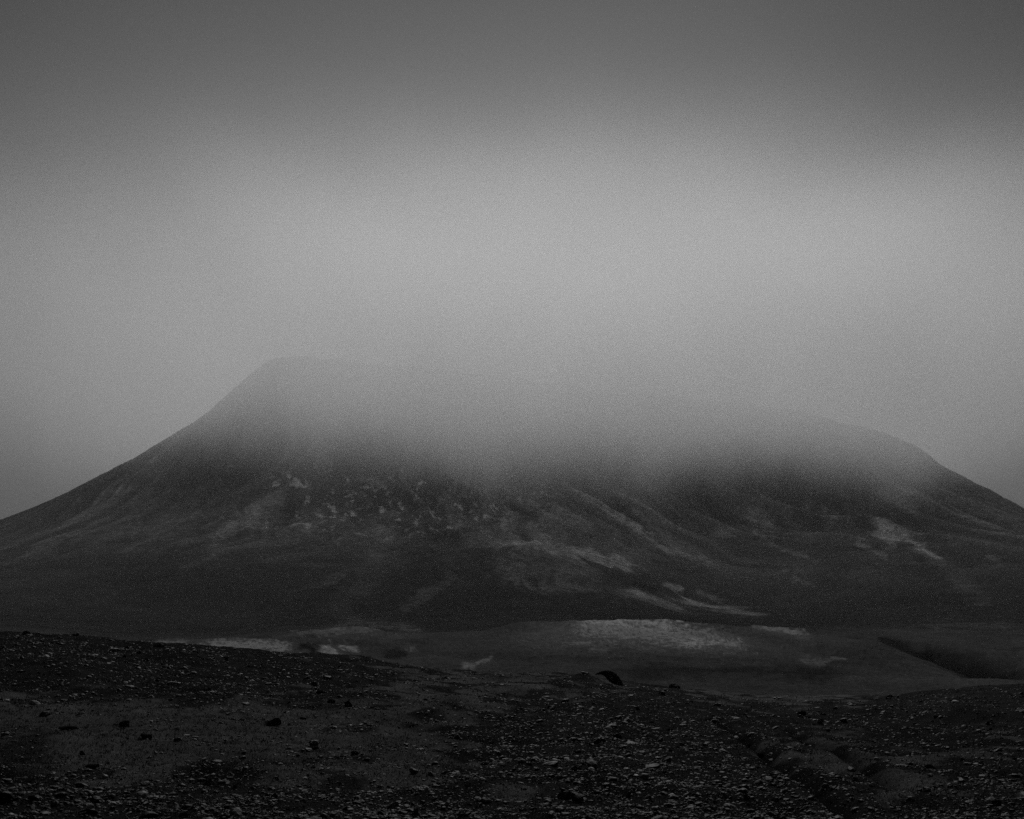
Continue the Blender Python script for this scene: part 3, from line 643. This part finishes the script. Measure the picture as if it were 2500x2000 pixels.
# the black hump: beaked block painted black for the shade of the eroded end
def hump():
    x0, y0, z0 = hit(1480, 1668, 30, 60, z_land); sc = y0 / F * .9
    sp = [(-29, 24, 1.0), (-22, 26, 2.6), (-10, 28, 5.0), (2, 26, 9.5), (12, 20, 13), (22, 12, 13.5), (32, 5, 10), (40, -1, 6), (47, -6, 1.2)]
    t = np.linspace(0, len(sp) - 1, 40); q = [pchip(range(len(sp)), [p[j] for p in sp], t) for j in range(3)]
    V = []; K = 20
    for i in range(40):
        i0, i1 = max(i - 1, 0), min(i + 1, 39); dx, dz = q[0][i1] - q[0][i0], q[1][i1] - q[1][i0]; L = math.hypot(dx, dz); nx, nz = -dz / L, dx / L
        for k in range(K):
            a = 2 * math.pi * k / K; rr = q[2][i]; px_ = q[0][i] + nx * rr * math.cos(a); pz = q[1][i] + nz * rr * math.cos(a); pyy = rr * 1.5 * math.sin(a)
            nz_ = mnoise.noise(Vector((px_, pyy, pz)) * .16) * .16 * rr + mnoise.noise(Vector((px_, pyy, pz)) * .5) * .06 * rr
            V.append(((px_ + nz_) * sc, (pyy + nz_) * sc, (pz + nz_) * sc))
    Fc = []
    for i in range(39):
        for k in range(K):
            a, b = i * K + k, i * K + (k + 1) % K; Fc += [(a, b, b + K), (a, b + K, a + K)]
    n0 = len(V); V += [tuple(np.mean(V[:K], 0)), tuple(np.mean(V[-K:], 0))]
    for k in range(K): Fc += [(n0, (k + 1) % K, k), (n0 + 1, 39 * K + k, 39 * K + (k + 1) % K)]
    o = link('shade_hump', mesh_np('shade_hump', V, Fc, MAT_T['black'], False), label='beaked hump on the crest, painted black for the shaded end of the mound', category='hump')
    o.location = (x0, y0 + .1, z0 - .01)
    p = rock('stone', 'single pale chip stuck in the black hump on the crest', 'stone', 1494, 1653, 4, 3, 'nearly white', 90, 1, y0=30, y1=60)
    p.location = (x0 + 14 * sc, y0 + .1 - 19 * sc, z0 + 15 * sc)
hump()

# each loose stone is told by its look and by the landmark it lies nearest
LM = [(665,1772,'the black stand-in for the hollow'), (851,1726,'the squat black boulder'), (764,1829,'the black block for the shade under the slab'), (356,1805,'the boulder with pale chips'),
      (305,1773,'the jagged black boulder'), (201,1844,'the small black cone-shaped rock'), (165,1782,'the long low black rock'), (225,1876,'the black rock at the scree edge'),
      (1366,1899,'the pale leaf-shaped slab'), (1015,1992,'the upright triangular stone'), (1535,1948,'the upright curled stone'), (1012,1888,'the curved pale slab'),
      (1184,1869,'the broad grey stone on turf'), (646,1899,'the tiny white pebble'), (1856,1851,'the black rock by the left rut'), (1958,1748,'the broken black rock'),
      (2003,1764,'the pale-fronted grey stone'), (2390,1868,'the low black rock at right'), (2432,1966,'the black rock in the mud'), (2014,1925,'the grey block beside the rut'),
      (1812,1936,'the broad pale slab near the rut'), (112,1991,'the pale cracked slab'), (420,1671,'the longest thin pale slab'), (277,1590,'the white stone on the left rise'),
      (1480,1650,'the black beaked hump'), (1745,1760,'the dark ledge at the rut head'), (0,2000,'the bottom left corner'), (2500,2000,'the bottom right corner'), (520,1995,'the middle of the left bottom edge'), (1300,1995,'the middle of the bottom edge'),
      (2150,2000,'the end of the left rut'), (1700,1990,'the coarse gravel at the bottom edge'), (800,1990,'the bottom edge left of the triangular stone')]
by_label = {}
for o, qx, qy, look in LOOSE:
    k = min(range(len(LM)), key=lambda i: ((LM[i][0] - qx) / 1.6) ** 2 + (LM[i][1] - qy) ** 2)
    dx, dy = (qx - LM[k][0]) / 1.6, qy - LM[k][1]
    w_ = 'close to' if math.hypot(dx, dy) < 14 else (('right of' if dx > 0 else 'left of') if abs(dx) > abs(dy) else ('in front of' if dy > 0 else 'behind'))
    by_label.setdefault((look, w_, LM[k][2]), []).append((qy, o))
for (look, w_, lm), L in by_label.items():
    L.sort(key=lambda p: p[0])
    pre = [''] if len(L) == 1 else ['farther ', 'nearer '] if len(L) == 2 else ['farthest ', 'middle ', 'nearest '] if len(L) == 3 else [''] * len(L)
    for (_, o), p in zip(L, pre): o['label'] = '%s%s %s %s' % (p, look, w_, lm)

# ---------------------------------------------------------------- air
def volume_box(name, lo, hi, build):
    V = [(a, b, c) for a in (lo[0], hi[0]) for b in (lo[1], hi[1]) for c in (lo[2], hi[2])]
    Fq = [(0, 1, 3, 2), (4, 6, 7, 5), (0, 4, 5, 1), (2, 3, 7, 6), (0, 2, 6, 4), (1, 5, 7, 3)]
    m = bpy.data.materials.new(name); m.use_nodes = True; t = m.node_tree; t.nodes.clear()
    o = N(t, 'ShaderNodeOutputMaterial'); v = N(t, 'ShaderNodeVolumePrincipled'); t.links.new(v.outputs[0], o.inputs['Volume'])
    build(m, t, v); return link(name, mesh_np(name, V, Fq, m), kind='stuff')
def cloud_nodes(m, t, v):
    geo = N(t, 'ShaderNodeNewGeometry'); sp = N(t, 'ShaderNodeSeparateXYZ'); t.links.new(geo.outputs['Position'], sp.inputs[0])
    X, Y, Z = sp.outputs
    n = N(t, 'ShaderNodeTexNoise'); n.inputs['Scale'].default_value = .0042; n.inputs['Detail'].default_value = 3; n.inputs['Roughness'].default_value = .55
    mpn = N(t, 'ShaderNodeMapping'); mpn.inputs['Scale'].default_value = (1.0, .7, .45); t.links.new(geo.outputs['Position'], mpn.inputs[0]); t.links.new(mpn.outputs[0], n.inputs['Vector'])
    # foot of the cloud: higher on the left shoulder, lower over the middle and right
    foot = M(t, 'ADD', MR(t, X, -560, -60, 195, 138), M(t, 'MULTIPLY', M(t, 'SUBTRACT', n.outputs[0], .5), -170))
    foot = M(t, 'ADD', foot, MR(t, X, 420, 800, 0, 25))
    n2 = N(t, 'ShaderNodeTexNoise'); n2.inputs['Scale'].default_value = .014; n2.inputs['Detail'].default_value = 4; n2.inputs['Roughness'].default_value = .6
    t.links.new(mpn.outputs[0], n2.inputs['Vector'])
    foot = M(t, 'ADD', foot, M(t, 'MULTIPLY', M(t, 'SUBTRACT', n2.outputs[0], .5), -130))
    h = M(t, 'SUBTRACT', Z, foot)
    d1 = M(t, 'POWER', MR(t, h, 0, 270, 0, 1, False), 1.7)
    top = MR(t, M(t, 'ADD', Z, M(t, 'MULTIPLY', M(t, 'SUBTRACT', n.outputs[0], .5), 90)), 200, 485, 1, 0)
    ex = M(t, 'MULTIPLY', MR(t, X, -1200, -400, 0, 1), MR(t, X, 300, 1150, 1, 0))
    ey = M(t, 'MULTIPLY', MR(t, Y, 1050, 1500, 0, 1), MR(t, Y, 3200, 3500, 1, 0))
    dd = M(t, 'MULTIPLY', M(t, 'MULTIPLY', d1, top), M(t, 'MULTIPLY', ex, ey))
    dd = M(t, 'MULTIPLY', dd, M(t, 'MULTIPLY', MR(t, X, -480, -60, 1.1, 1.9), MR(t, X, 480, 740, 1, .55)))
    t.links.new(M(t, 'MULTIPLY', dd, .0065), v.inputs['Density'])
    v.inputs['Color'].default_value = (1, 1, 1, 1); v.inputs['Anisotropy'].default_value = .55
    m.cycles.volume_step_rate = .5
volume_box('low_cloud', (-1200, 1050, 20), (1500, 3500, 580), cloud_nodes)
def haze_nodes(m, t, v):
    v.inputs['Density'].default_value = .00006; v.inputs['Color'].default_value = (1, 1, 1, 1); v.inputs['Anisotropy'].default_value = .1
volume_box('haze', (-9100, -9100, -60), (9100, 9100, 720), haze_nodes)
